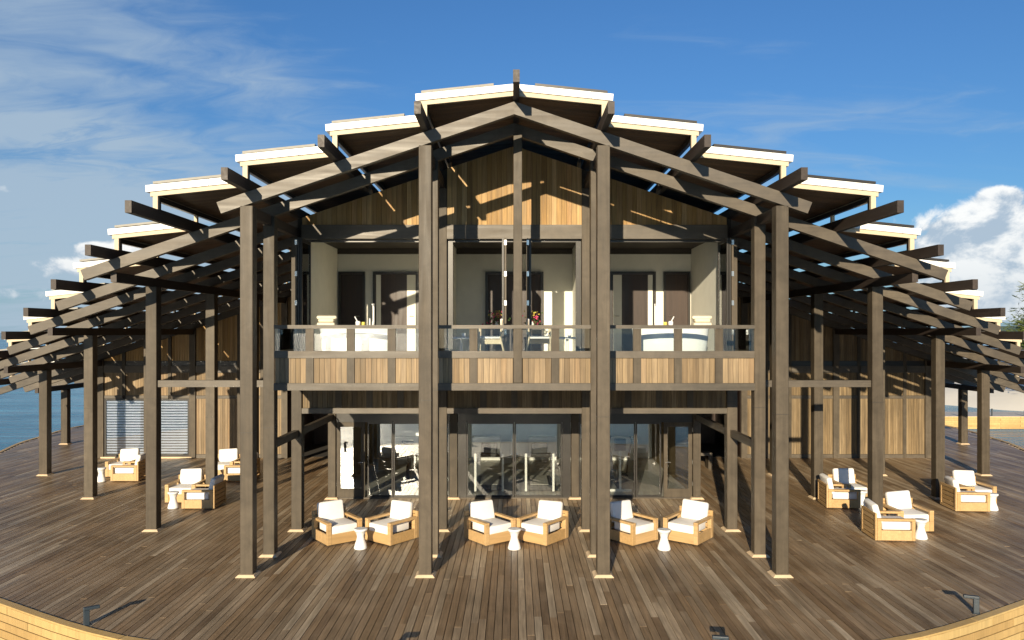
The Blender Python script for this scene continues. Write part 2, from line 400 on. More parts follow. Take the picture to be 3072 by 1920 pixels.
# ---------------------------------------------------------------- deck
DC = (0.0, 32.0)
tabR = [(0,21.7),(15,21.62),(25,21.12),(40,20.35),(60,19.8),(80,20.0),(91,20.8),(102,21.8),(115,22.4),(180,22.6)]
def deckR(th):
    a = abs((math.degrees(th)+180) % 360-180)
    for (a0, r0), (a1, r1) in zip(tabR, tabR[1:]):
        if a <= a1:
            f = (a-a0)/(a1-a0); f = f*f*(3-2*f)*.4+f*.6; return r0+(r1-r0)*f
    return tabR[-1][1]
def rim(th, dr=0.0):
    r = deckR(th)+dr; return (DC[0]+r*math.sin(th), DC[1]-r*math.cos(th))
dk = empty('deck', (0, 0, 0)); tag(dk, kind='structure')
NS = 240
ring = [rim(2*math.pi*i/NS, -.10) for i in range(NS)]
MB().poly([(x, y, -.034) for x, y in ring]+[(x, y, -.30) for x, y in ring], [tuple(range(NS)), tuple(range(2*NS-1, NS-1, -1))]+[(i, i+NS, (i+1)%NS+NS, (i+1)%NS) for i in range(NS)]).obj('subframe', M['navy'], dk)
# planks
PW = .126
def chord(x):
    """y range of the deck at this x, found from the rim polygon"""
    ys = []
    for i in range(NS):
        (x0, y0), (x1, y1) = ring[i], ring[(i+1) % NS]
        if (x0-x)*(x1-x) < 0: ys.append(y0+(y1-y0)*(x-x0)/(x1-x0))
    return (min(ys), max(ys)) if len(ys) >= 2 else None
pieces = []
nx = int(21.6/PW)
for i in range(-nx, nx+1):
    x = i*PW+.001; a = chord(x-PW*.5*(1 if x < 0 else -1)*-1) if False else None
    c0 = chord(x-PW/2); c1 = chord(x+PW/2)
    if not c0 or not c1: continue
    y0 = max(c0[0], c1[0]); y1 = min(c0[1], c1[1]); y = y0; first = random.uniform(.8, 4)
    while y < y1-.05:
        L = first if y == y0 else random.uniform(2.4, 4.8); e = min(y+L, y1)
        if y1-e < .6: e = y1
        pieces.append((x, y, e)); y = e
def visible(p):
    x, y, e = p; m = (y+e)/2
    return abs(x) < .70*m and (m > 11.2)
inside = lambda x, y: abs(x) < 5.0 and y > 20.9
def size(p):
    x, y, e = p; m = (y+e)/2; ea = max(y, 11.2); return (e-ea)*PW/m**3 if e > ea and abs(x) < .70*max(e, 11) and not inside(x, m) else 0
pieces.sort(key=size, reverse=True)
for x, y, e in pieces[:298]:
    dzp = random.uniform(-.003, .002)
    MB().box(-PW/2+.0055, PW/2-.0055, 0, e-y-.005, -.03, 0).obj('plank', M['deck'], dk, loc=(x, y, dzp))
st = MB()
for x, y, e in pieces[298:]:
    dzp = random.uniform(-.003, .002); st.box(x-PW/2+.0055, x+PW/2-.0055, y, e-.004, -.03+dzp, dzp, random.uniform(.01, .999))
tag(st.obj('plank', M['deck'], dk), kind='stuff')
# rim: cap boards and curved side boards
def arcpiece(t0, t1, r0, r1, z0, z1, n=5, tone=0.0):
    P = []; F = []
    for k in range(n+1):
        th = t0+(t1-t0)*k/n
        a = rim(th, r0); b = rim(th, r1); P += [(a[0], a[1], z0), (b[0], b[1], z0), (b[0], b[1], z1), (a[0], a[1], z1)]
    for k in range(n):
        o = k*4; q = o+4
        F += [(o, q, q+1, o+1), (o+1, q+1, q+2, o+2), (o+2, q+2, q+3, o+3), (o+3, q+3, q, o)]
    F += [(0, 1, 2, 3), (n*4+3, n*4+2, n*4+1, n*4)]
    return P, F
def course(j, z0, z1, r0, r1, name):
    step = R_(9.0); off = R_(random.uniform(0, 9))
    stf = MB()
    for k in range(40):
        t0 = -math.pi+k*step+off; t1 = t0+step-.0006
        mid = (t0+t1)/2
        P, F = arcpiece(t0, t1, r0, r1, z0, z1)
        if abs(mid) < R_(66) : MB().poly(P, F).obj(name, M['fresh'], dk)
        else: stf.poly(P, F, random.uniform(.01, .99))
    return stf
allst = MB()
def merge(a, b):
    o = len(a.v); a.v += b.v; a.f += [[i+o for i in f] for f in b.f]; a.tone += b.tone
merge(allst, course(0, -.012, .016, -.10, .035, 'rim_cap'))
for j in range(9):
    z1 = -.022-j*.138; merge(allst, course(j, z1-.122, z1, .0+.012*(j % 2)*.2, .024+random.uniform(0, .004), 'side_board'))
tag(allst.obj('side_board', M['fresh'], dk), kind='stuff')
rr = [rim(2*math.pi*i/NS, -.02) for i in range(NS)]
MB().poly([(x, y, -.02) for x, y in rr]+[(x, y, SEA-.5) for x, y in rr], [(i, (i+1)%NS, (i+1)%NS+NS, i+NS) for i in range(NS)]).obj('backing', M['navy'], dk)

# ---------------------------------------------------------------- pavilion frame
pv = empty('pavilion', (0, 14.1, 0)); tag(pv, 'two storey timber pavilion with stepped roof strips and projecting beams on the round deck', 'pavilion')
pv.location = (0, 0, 0)
G = 1.68
Y = [14.1+G*i for i in range(23)]; Y[1] = 15.62
YC = 32.58
yb = lambda y: 2*YC-y
SL = .3385
ztop = lambda x: 8.94-SL*abs(x)
PWD = .12           # half post width
def post(x, y, z1, hw=PWD, z0=0.0, plate=True):
    o = MB().box(x-hw, x+hw, y-hw, y+hw, z0+(.03 if plate else 0), z1).obj('post', M['stainZ'], pv, bevel=.009, seg=1)
    if plate: MB().poly([(x-.19,y-.19,.002),(x+.19,y-.19,.002),(x+.19,y+.19,.002),(x-.19,y+.19,.002),(x-.145,y-.145,.045),(x+.145,y-.145,.045),(x+.145,y+.145,.045),(x-.145,y+.145,.045)],
        [(4,5,6,7),(0,1,5,4),(1,2,6,5),(2,3,7,6),(3,0,4,7)]).obj('footing', M['base'], o)
    if z1 > 4.5 and plate:
        zs = random.uniform(1.9, 4.0); MB().box(x-hw-.002, x+hw+.002, y-hw-.002, y+hw+.002, zs, zs+.008).obj('joint', M['dark'], o)
    return o
g_bot = lambda x: ztop(x)-.238-.20       # underside of girder
for s in (-1, 1):
    for x in (1.68, 5.04): post(s*x, 14.1+PWD, ztop(x)-.25)
    for x in (1.68, 5.04): post(s*x, 15.38+PWD, ztop(x)-.25, .115)
    for x in (1.68, 5.04): post(s*x, Y[2], g_bot(x) if x < 5 else g_bot(x))
    post(s*8.4, Y[2], g_bot(8.4), .125)
    for x in (8.4, 11.76): post(s*x, Y[4], g_bot(x), .125)
    for x in (8.4, 11.76, 15.12): post(s*x, Y[6], g_bot(x), .13)
    post(s*18.48, Y[10], g_bot(18.48), .13)
    post(s*18.48, yb(Y[10]), g_bot(18.48), .13)
    for x in (1.68, 5.04): post(s*x, Y[4]-.02, 2.35, .105)
    post(s*15.12, yb(Y[6]), g_bot(15.12), .13)
    for x in (8.4, 11.76): post(s*x, yb(Y[4]), g_bot(x), .13)
# centre post standing on the balcony beam
post(.07, 15.46, ztop(0)-.26, .09, 3.56, False)
# rafters
RX = {0: 5.60, 1: 9.0, 2: 10.72, 3: 12.38, 4: 14.05, 5: 15.72, 6: 17.4, 7: 17.4, 8: 19.1}
def rafter(x0, x1, y, s, hw=.07):
    t = .2375
    pts = [(s*x0, ztop(x0)), (s*x1, ztop(x1)), (s*(x1-.085), ztop(x1-.085)-t), (s*x0, ztop(x0)-t)]
    return MB().xz(pts, y-hw, y+hw).obj('rafter', M['stainX'], pv)
for r in range(0, 23):
    rr_ = r if r <= 11 else 22-r
    xe = RX.get(rr_, 19.1)
    y = Y[r] if r else 14.1+.07
    for s in (-1, 1): rafter(0 if r < 3 else 5.2, xe, y+(.0 if r != 2 else .12), s)
# purlins along Y on the rafters
pf = {0: 13.05, 1: 13.0, 2: 13.03, 3: 13.03, 4: 13.05, 5: 14.77, 6: 16.40, 7: 18.05, 8: 19.73, 9: 21.4, 10: 23.1, 11: 26.6}
for k in range(0, 12):
    zb = 8.958-.5687*k; y0 = pf[k]; y1 = yb(y0)
    for s in ((1,) if k == 0 else (-1, 1)):
        x = s*G*k+(.035 if k == 0 else 0)
        MB().box(x-.058, x+.058, y0, y1, zb, zb+.215).obj('purlin', M['beam'], pv)
# girders along Y on the posts
for x, y0 in ((1.68, 14.36), (5.04, 14.36), (8.4, 15.72), (11.76, 19.0), (15.12, 22.3), (18.48, 29.0)):
    zt = ztop(x)-.242
    for s in (-1, 1):
        y1 = Y[2]-.06 if x < 6 else yb(y0)
        MB().box(s*x-.062, s*x+.062, y0, y1, zt-.2, zt).obj('girder', M['beam'], pv)
for s in (-1, 1):
    for x in (3.0, 1.35):
        zt = ztop(x)-.24
        sp_ = MB().rod((s*x, 15.62, zt), (s*x, 15.62, zt-.09), .012).rod((s*x, 15.56, zt-.10), (s*x, 15.70, zt-.17), .04, 12).obj('spotlight', M['dark'], pv)
# roof strips
yf = {1: 14.0, 2: 14.0, 3: 14.0, 4: 14.0, 5: 15.8, 6: 17.42, 7: 19.08, 8: 20.78, 9: 22.45, 10: 24.15, 11: 27.5}
solar_me = {}
for k in range(1, 12):
    zo = 9.05-.5687*(k-1)            # top of the white fascia at the low outer edge
    xi = G*(k-1)+(.062 if k > 1 else .0); xo = G*k+.17
    y0, y1 = yf[k], yb(yf[k]); sl = .103
    for s in (-1, 1):
        zi = zo+sl*(xo-xi)
        ro = MB().xz([(s*xi, zi), (s*xo, zo), (s*(xo-.01), zo-.125), (s*xi, zi-.125)], y0, y1).obj('roof_strip', M['white'], pv)
        xa = xi+.0; xb = xo-.08; za = zo+sl*(xo-xa)-.127; zbb = zo+sl*(xo-xb)-.127
        MB().xz([(s*xa, za), (s*xb, zbb), (s*xb, zbb-.085), (s*xa, za-.085)], y0+.03, y0+.08).obj('fascia', M['cream'], ro)
        MB().xz([(s*(xb-.045), zbb+.045*sl), (s*xb, zbb), (s*xb, zbb-.085), (s*(xb-.045), zbb-.085)], y0+.083, y1-.03).obj('fascia', M['cream'], ro)
        for q in (.34, .78):
            xq = xi+(xo-xi)*q; zq = zo+sl*(xo-xq)
            MB().xz([(s*(xq-.004), zq+.004), (s*(xq+.004), zq+.004), (s*(xq+.004), zq-.126), (s*(xq-.004), zq-.126)], y0-.003, y0+.02).obj('seam', M['alu'], ro)
        # soffit boards across the strip
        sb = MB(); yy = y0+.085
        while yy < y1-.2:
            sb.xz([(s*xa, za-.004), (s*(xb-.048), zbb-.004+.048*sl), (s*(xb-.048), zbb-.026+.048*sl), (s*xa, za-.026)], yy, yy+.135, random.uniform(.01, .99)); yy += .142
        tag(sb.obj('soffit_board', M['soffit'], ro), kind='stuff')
        # clerestory between purlin and strip
        cx = G*k; pz = 8.958-.5687*k+.215; ct = zo+sl*(xo-cx)-.245
        cl = MB().box(s*cx-.035, s*cx+.035, y0+.04, y1-.04, ct-.055, ct+.035).box(s*cx-.035, s*cx+.035, y0+.04, y1-.04, pz+.001, pz+.022).obj('clerestory_frame', M['dark'], pv)
        B('end_trim', M['cream'], cl, s*cx-.045, s*cx+.045, y0+.035, y0+.10, pz-.2, ct+.05)
        yy = y0+.12; n = 0
        while yy < y1-.3:
            B('mullion', M['cream'] if n % 2 else M['dark'], cl, s*cx-.03, s*cx+.03, yy, yy+.09, pz+.023, ct-.056)
            e = min(yy+G*.98, y1-.1)
            yy += G; n += 1
        # solar panels
        n = int((y1-y0-.6)/2.05)
        w_ = 1.36; x0_ = xo-.10-w_
        key = s
        if key not in solar_me:
            me = MB().xz([(0, sl*w_), (s*w_, 0), (s*w_, -.035), (0, sl*w_-.035)], 0, 1.98).mesh('solar_panel', M['solar'])
            fr = MB()
            for (a0, a1, b0, b1) in ((-.0, w_, -.012, .02), (-.0, w_, 1.96, 1.992), (-.0, .03, .02, 1.96), (w_-.03, w_+.006, .02, 1.96)):
                fr.xz([(s*a0, sl*(w_-a0)+.004), (s*a1, sl*(w_-a1)+.004), (s*a1, sl*(w_-a1)-.040), (s*a0, sl*(w_-a0)-.040)], b0, b1)
            solar_me[key] = (me, fr.mesh('panel_frame', M['alu'] if s < 0 else M['dark']))  # frames pale on the left, dark on the right: sun and shade as colour
        for i in range(n):
            if s < 0 or s > 0:
                P_ = link('solar_panel', solar_me[key][0], pv, (s*x0_, y0+.10+i*2.05, zo+.075+sl*.10))
                link('panel_frame', solar_me[key][1], P_)
                if i == 0:
                    B('rail', M['alu'], P_, s*.05, s*(w_-.05), .2, .24, -.03, -.005) if False else None
                    for fx in (.12, w_-.15): B('foot', M['alu'], P_, s*fx, s*(fx+.05), .05, .12, -.10+sl*(w_-fx)-.0, sl*(w_-fx)-.035)

# ---------------------------------------------------------------- centre block: gable wall, balcony, ground floor
YW = Y[2]-.06            # face of the upper wall
def planks(x0, x1, zlo, zhi, y, mat, wdt=.116, name='plank', stuff=None, parent=None):
    """vertical boards between x0 and x1; zlo / zhi may be functions of x"""
    n = max(1, round((x1-x0)/wdt)); wd = (x1-x0)/n
    for i in range(n):
        a = x0+i*wd+.003; b = x0+(i+1)*wd-.003
        f = zhi if callable(zhi) else (lambda x: zhi)
        g = zlo if callable(zlo) else (lambda x: zlo)
        if f((a+b)/2)-g((a+b)/2) < .05: continue
        j = random.uniform(0, .006); pts = [(a, g(a)), (b, g(b)), (b, f(b)), (a, f(a))]
        if stuff is not None: stuff.xz(pts, y-.018-j, y, random.uniform(.01, .99))
        else: MB().xz([(p-a, q) for p, q in pts], -.018-j, 0).obj(name, mat, parent or pv, loc=(a, y, 0))
# gable wall
MB().xz([(-5.03, 6.80), (5.03, 6.80), (5.03, ztop(5.03)-.02), (0, ztop(0)-.02), (-5.03, ztop(5.03)-.02)], YW+.01, YW+.05).obj('gable_backing', M['navy'], pv)
for a, b in ((-4.92, -1.80), (-1.56, 1.56), (1.80, 4.92)):
    planks(a, b, 7.09, lambda x: ztop(x)-.02, YW, M['cedar'])
    B('lintel', M['stainX'], pv, a-.0, b+.0, YW-.075, YW+.05, 6.76, 7.085)
# upper room shell
FZ = 4.05
B('upper_floor', M['floor'], pv, -5.03, 5.03, 15.6, 21.2, FZ-.12, FZ)
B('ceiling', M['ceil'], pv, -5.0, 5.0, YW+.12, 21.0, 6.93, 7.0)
B('back_wall', M['plaster'], pv, -5.0, 5.0, 20.95, 21.1, FZ, 6.92)
for s in (-1, 1):
    B('side_wall', M['plaster'], pv, s*4.93, s*5.03, Y[2]+.14, 20.94, FZ, 6.92)
    B('partition', M['plaster'], pv, s*1.62, s*1.74, Y[2]+.14, 20.94, FZ, 6.92)
    B('track', M['dark'], pv, s*1.82, s*4.9, YW+.06, YW+.14, 6.70, 6.758)
    # dark cornice band along the back wall
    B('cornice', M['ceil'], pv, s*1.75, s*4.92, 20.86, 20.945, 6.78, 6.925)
    # doors in the back wall
    for x0, x1, lit_ in ((4.16, 4.90, False), (2.66, 3.94, True)):
        d_ = B('door', M['darkwood'], pv, s*(x0+.07), s*(x1-.07), 20.90, 20.945, FZ, 6.22)
        f_ = MB(); f_.box(s*x0, s*(x0+.065), 20.87, 20.948, FZ, 6.29); f_.box(s*(x1-.065), s*x1, 20.87, 20.948, FZ, 6.29); f_.box(s*(x0+.066), s*(x1-.066), 20.87, 20.948, 6.225, 6.29)
        f_.obj('frame', M['dark'], d_)
        MB().rod((s*(x0+.14), 20.86, 5.05), (s*(x0+.26), 20.86, 5.05), .012).obj('handle', M['steel'], d_)
        if lit_:
            for xx in (x0+.09, x1-.22): B('side_light', M['plaster'], d_, s*xx, s*(xx+(.24 if xx < x0+.5 else .13)), 20.885, 20.899, FZ, 6.2)
    d_ = B('door', M['darkwood'], pv, s*.01, s*.74, 20.90, 20.945, FZ, 6.22)
    f_ = MB(); f_.box(s*.741, s*.81, 20.87, 20.948, FZ, 6.29); f_.box(s*.01, s*.74, 20.87, 20.948, 6.225, 6.29); f_.obj('frame', M['dark'], d_)
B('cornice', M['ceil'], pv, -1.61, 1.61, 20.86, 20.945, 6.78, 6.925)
B('track', M['dark'], pv, -1.55, 1.55, YW+.06, YW+.14, 6.70, 6.758)
# folded glass doors standing open
def folded(x, y, nleaf, s):
    for i in range(nleaf):
        xx = x+s*i*.055
        lf = MB(); lf.box(xx-.02, xx+.02, y, y+.05, FZ, 6.70); lf.box(xx-.02, xx+.02, y+.70, y+.75, FZ, 6.70); lf.box(xx-.02, xx+.02, y+.051, y+.699, 6.62, 6.70); lf.box(xx-.02, xx+.02, y+.051, y+.699, FZ, FZ+.09)
        o = lf.obj('folding_door', M['stainZ'] if i == 0 else M['dark'], pv)
        B('pane', M['clear'], o, xx-.004, xx+.004, y+.052, y+.698, FZ+.092, 6.618)
        if i == 0:
            for z in (4.55, 5.2, 5.85, 6.55): B('hinge', M['steel'], o, xx-.026, xx+.026, y-.014, y-.001, z, z+.11)
folded(-.20, 16.75, 2, -1); folded(.30, 16.75, 2, 1)
folded(-4.86, 16.70, 3, 1); folded(4.86, 16.70, 3, -1)
for s in (-1, 1):
    B('inner_post', M['dark'], pv, s*1.43, s*1.55, Y[2]-.02, Y[2]+.06, FZ, 6.70)

# balcony
YB = 15.38
def stile(x, z0, z1, hw=.082, y=YB, dep=.06, name='stile'):
    return B(name, M['stainZ'], pv, x-hw, x+hw, y, y+dep, z0, z1)
bays = ((-4.925, -1.795), (-1.565, 1.565), (1.795, 4.925))
for a, b in bays:
    B('top_rail', M['stainX'], pv, a, b, YB-.03, YB+.09, 4.675, 4.748)
    B('lower_rail', M['stainX'], pv, a, b, YB-.006, YB+.085, 4.072, 4.215)
    B('balcony_beam', M['stainX'], pv, a, b, YB-.035, YB+.12, 3.41, 3.556)
for a, b in ((-4.925, -1.795), (1.795, 4.925)):
    for s_ in (.84, ): pass
st_x = [-4.2, -3.36, -2.52, -.84, .84, 2.52, 3.36, 4.2]
for x in st_x:
    stile(x, 4.217, 4.673); stile(x, 3.558, 4.070, .078, YB+.004)
segs = [(-4.925, -4.282), (-4.118, -3.442), (-3.278, -2.602), (-2.438, -1.795), (-1.565, -.922), (-.758, -.03), (.17, .758), (.922, 1.565), (1.795, 2.438), (2.602, 3.278), (3.442, 4.118), (4.282, 4.925)]
for a, b in segs:
    B('balustrade_pane', M['clear'], pv, a, b, YB+.03, YB+.04, 4.217, 4.673)
    planks(a, b, 3.558, 4.070, YB+.05, M['cedar_lit'])
B('balcony_backing', M['navy'], pv, -4.92, 4.92, YB+.068, YB+.10, 3.56, 4.068)
for s in (-1, 1):    # balcony sides
    B('top_rail', M['stainY'], pv, s*4.98, s*5.08, YB+.24, Y[2]-.13, 4.675, 4.748)
    B('balcony_beam', M['stainY'], pv, s*4.98, s*5.10, YB+.24, Y[2]-.13, 3.41, 4.21)
    B('balustrade_pane', M['clear'], pv, s*5.02, s*5.03, YB+.24, Y[2]-.13, 4.217, 4.673)
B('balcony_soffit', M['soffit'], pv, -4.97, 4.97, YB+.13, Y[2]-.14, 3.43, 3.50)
# band above the ground floor
YL = Y[2]-.03
for a, b in ((-4.92, -1.80), (-1.56, 1.56), (1.80, 4.92)):
    B('band_beam', M['stainX'], pv, a, b, YL-.08, YL+.05, 2.72, 2.842)
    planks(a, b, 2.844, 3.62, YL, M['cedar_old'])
    for x in (a+.84, (a+b)/2, b-.84): B('stile', M['stainZ'], pv, x-.075, x+.075, YL-.034, YL-.0255, 2.844, 3.60)
B('band_backing', M['navy'], pv, -4.98, 4.98, YL+.01, YL+.05, 2.85, 3.7)
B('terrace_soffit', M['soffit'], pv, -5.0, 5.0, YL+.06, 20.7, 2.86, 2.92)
B('mid_floor', M['navy'], pv, -5.0, 5.0, YL+.06, 27.4, 3.0, 3.9)
# level side beams between ground floor posts
for s in (-1, 1):
    B('side_beam', M['stainY'], pv, s*4.99, s*5.10, 15.64, Y[2]-.125, 2.18, 2.34)
    B('side_beam', M['stainY'], pv, s*4.99, s*5.10, Y[2]+.125, Y[4]-.13, 2.18, 2.34)
    B('tie_beam', M['stainX'], pv, s*5.165, s*8.27, Y[2]-.07, Y[2]+.07, 3.33, 3.485)
    B('tie_beam', M['stainX'], pv, s*8.53, s*11.63, Y[4]-.07, Y[4]+.07, 2.98, 3.13) if False else None

# ground floor glazing
YG = Y[4]
def glazed(a, b, z0, z1, name='glass_panel'):
    fr = MB(); t = .035
    fr.box(a, a+t, YG-.03, YG+.03, z0, z1); fr.box(b-t, b, YG-.03, YG+.03, z0, z1); fr.box(a+t, b-t, YG-.03, YG+.03, z0, z0+.05); fr.box(a+t, b-t, YG-.03, YG+.03, z1-.05, z1)
    o = fr.obj(name, M['dark'], pv); B('pane', M['glass'], o, a+t, b-t, YG-.005, YG+.005, z0+.05, z1-.05); return o
for a, b in ((-4.93, -1.79), (-1.57, 1.57), (1.79, 4.93)):
    B('header', M['dark'], pv, a, b, YG-.06, YG+.06, 2.11, 2.40)
    B('threshold', M['stainX'], pv, a, b, YG-.08, YG+.08, .0, .03)
glazed(-1.32, -.01, .032, 2.108); glazed(.01, 1.32, .032, 2.108)
for s in (-1, 1):
    B('dark_jamb', M['dark'], pv, s*1.33, s*1.56, YG-.04, YG+.04, .032, 2.108)
    lo, hi = sorted((s*3.36, s*1.80)); 
    a, b = sorted((s*1.80, s*3.35)); glazed(a, b, .032, 2.108)
    a, b = sorted((s*3.37, s*4.07)); glazed(a, b, .032, 2.108)
    # timber framed door with long glass
    a, b = sorted((s*4.14, s*4.92)); fr = MB(); t = .10
    fr.box(a, a+t, YG-.05, YG+.0, .035, 2.105); fr.box(b-t, b, YG-.05, YG+.0, .035, 2.105); fr.box(a+t, b-t, YG-.05, YG, .035, .27); fr.box(a+t, b-t, YG-.05, YG, 1.98, 2.105)
    o = fr.obj('glass_door', M['stainZ'], pv); B('pane', M['glass'], o, a+t, b-t, YG-.03, YG-.02, .27, 1.98)
    hx = s*4.19
    MB().rod((hx, YG-.10, 1.0), (hx+s*.13, YG-.10, 1.0), .011).rod((hx, YG-.10, 1.0), (hx, YG-.05, 1.0), .011).obj('handle', M['steel'], o)
    for z in (.35, .95, 1.85): B('hinge', M['steel'], o, s*4.925, s*4.945, YG-.055, YG-.035, z, z+.11)
# gym shell
B('gym_floor', M['gymfloor'], pv, -5.0, 5.0, YG+.09, 27.3, .004, .03)
B('gym_back_wall', M['grey_wall'], pv, -5.0, 5.0, 27.3, 27.42, .03, 2.99)
B('gym_ceiling', M['plaster'], pv, -5.0, 5.0, YG+.07, 27.3, 2.70, 2.76)
for s in (-1, 1):
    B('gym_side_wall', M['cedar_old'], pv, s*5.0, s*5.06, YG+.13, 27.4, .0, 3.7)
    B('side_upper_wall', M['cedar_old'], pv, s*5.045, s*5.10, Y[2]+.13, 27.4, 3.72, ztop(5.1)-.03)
for x in (-3.9, -1.0, 1.0, 3.9, 2.3, -2.4):
    c_ = B('white_cabinet', M['white'], pv, x-.5, x+.5, 26.8, 27.29, .03, .85)

# wings: walls set back either side
YV = 27.48
def wing(s):
    stf = MB(); stu = MB()
    def X(a, b): return sorted((s*a, s*b))
    edges = [8.4, 9.24, 10.08, 10.92, 11.76, 12.6, 13.44, 14.28, 15.12]
    for i, e in enumerate(edges):
        big = i % 4 == 0 or i == 8; hw = .11 if big else .06
        z1 = ztop(e)-.25
        if s < 0 and 11.9 < e < 15: B('wall_stile', M['stainZ'], pv, s*e-hw, s*e+hw, YV-.07, YV, 2.30, z1)
        else: B('wall_stile', M['stainZ'], pv, s*e-hw, s*e+hw, YV-(.10 if big else .05), YV, .0, z1)
    for i in range(8):
        a = edges[i]+(.11 if i % 4 == 0 else .06); b = edges[i+1]-(.11 if (i+1) % 4 == 0 else .06)
        lo, hi = X(a, b)
        if not (s < 0 and edges[i] > 11.7):
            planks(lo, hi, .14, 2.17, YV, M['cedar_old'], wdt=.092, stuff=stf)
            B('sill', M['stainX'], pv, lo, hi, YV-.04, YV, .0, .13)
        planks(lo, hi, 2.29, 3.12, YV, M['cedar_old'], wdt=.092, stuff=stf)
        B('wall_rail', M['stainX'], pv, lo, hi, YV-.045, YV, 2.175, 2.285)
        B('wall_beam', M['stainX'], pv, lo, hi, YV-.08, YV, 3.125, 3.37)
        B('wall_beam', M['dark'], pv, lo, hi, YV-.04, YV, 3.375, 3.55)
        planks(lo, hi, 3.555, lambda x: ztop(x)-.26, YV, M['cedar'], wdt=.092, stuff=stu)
    tag(stf.obj('plank', M['cedar_lit'] if s < 0 else M['cedar_old'], pv), kind='stuff')
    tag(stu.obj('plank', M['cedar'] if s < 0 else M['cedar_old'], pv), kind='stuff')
    lo, hi = X(5.1, 15.2)
    back = MB().xz([(s*8.36, 0), (s*15.2, 0), (s*15.2, ztop(15.2)-.26), (s*8.36, ztop(8.36)-.26)], YV+.003, YV+.10)
    back.obj('wall_backing', M['navy'], pv)
    # recessed entrance between block and wing
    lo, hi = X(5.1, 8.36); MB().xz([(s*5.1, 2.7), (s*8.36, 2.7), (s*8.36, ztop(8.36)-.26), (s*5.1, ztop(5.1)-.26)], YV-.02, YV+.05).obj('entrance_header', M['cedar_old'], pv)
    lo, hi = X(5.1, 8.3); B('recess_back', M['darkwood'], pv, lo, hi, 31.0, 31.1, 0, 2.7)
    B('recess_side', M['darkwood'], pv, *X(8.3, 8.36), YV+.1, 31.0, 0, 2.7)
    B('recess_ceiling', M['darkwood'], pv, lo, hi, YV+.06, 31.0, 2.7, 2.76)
    # outer side wall, running back
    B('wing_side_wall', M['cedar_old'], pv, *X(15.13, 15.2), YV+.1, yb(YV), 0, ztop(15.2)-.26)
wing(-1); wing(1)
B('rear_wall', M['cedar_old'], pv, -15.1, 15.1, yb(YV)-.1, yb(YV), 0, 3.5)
B('platform', M['navy'], pv, -15.0, 15.0, YV+.2, yb(YV)-.2, .002, .01)
# window with blinds in the left wing
lo, hi = -15.0, -11.88
wn = MB(); wn.box(lo, lo+.07, YV-.05, YV+.0, .05, 2.16); wn.box(hi-.07, hi, YV-.05, YV, .05, 2.16); wn.box(lo+.07, hi-.07, YV-.05, YV, .05, .12); wn.box(lo+.07, hi-.07, YV-.05, YV, 2.10, 2.16); wn.box(-13.47, -13.41, YV-.05, YV, .12, 2.10)
wo_ = wn.obj('window', M['dark'], pv)
B('pane', M['glass'], wo_, lo+.07, -13.47, YV-.035, YV-.03, .12, 2.10); B('pane', M['glass'], wo_, -13.41, hi-.07, YV-.035, YV-.03, .12, 2.10)
z = .16
sm = MB().poly([(0, 0, 0), (3.0, 0, 0), (3.0, -.02, .06), (0, -.02, .06), (0, .006, 0), (3.0, .006, 0), (3.0, -.014, .062), (0, -.014, .062)], [(0,1,2,3),(7,6,5,4),(0,4,5,1),(2,6,7,3)]).mesh('blind_slat', M['blind'])
while z < 2.06:
    link('blind_slat', sm, wo_, (lo+.06, YV-.006, z)); z += .098
B('sill', M['base'], pv, lo-.1, hi+.1, YV-.12, YV-.051, .0, .05)

# ---------------------------------------------------------------- furniture on the deck
def armchair():
    r = empty('armchair')
    t = M['teak']
    MB().box(-.309, .309, -.405, -.37, .03, .25).obj('front_panel', t, r, bevel=.006)
    for s in (-1, 1):
        MB().box(s*.372, s*.404, -.339, .309, .03, .25).obj('side_panel', t, r, bevel=.006)
        a = MB().box(s*.31, s*.41, -.412, .40, .455, .505).obj('arm', t, r, bevel=.007)
        MB().box(s*.312, s*.408, -.41, -.34, .03, .454).obj('arm_post', t, a, bevel=.005)
        MB().box(s*.312, s*.408, .31, .40, .03, .454).obj('arm_post', t, a, bevel=.005)
    bk = MB(); bk.box(-.40, -.33, .405, .44, .03, .62); bk.box(.33, .40, .405, .44, .03, .62); bk.box(-.33, .33, .405, .44, .56, .62); bk.box(-.33, .33, .405, .44, .03, .10)
    b_ = bk.obj('back_frame', t, r)
    for i in range(4): B('slat', t, b_, -.328, .328, .412, .432, .125+i*.11, .215+i*.11)
    MB().box(-.305, .305, -.395, .25, .235, .415).obj('seat_cushion', M['cushion'], r, smooth=True, bevel=.03, seg=3)
    c = MB().box(-.30, .30, -.07, .07, 0, .44).obj('back_cushion', M['cushion'], r, smooth=True, bevel=.05, seg=4)
    c.location = (0, .275, .37); c.rotation_euler = (R_(-13), 0, 0)
    return r
ch0 = armchair()
def face(dx_, dy_): return math.atan2(dx_, -dy_)       # local -Y turned to (dx,dy)
S_ = 38
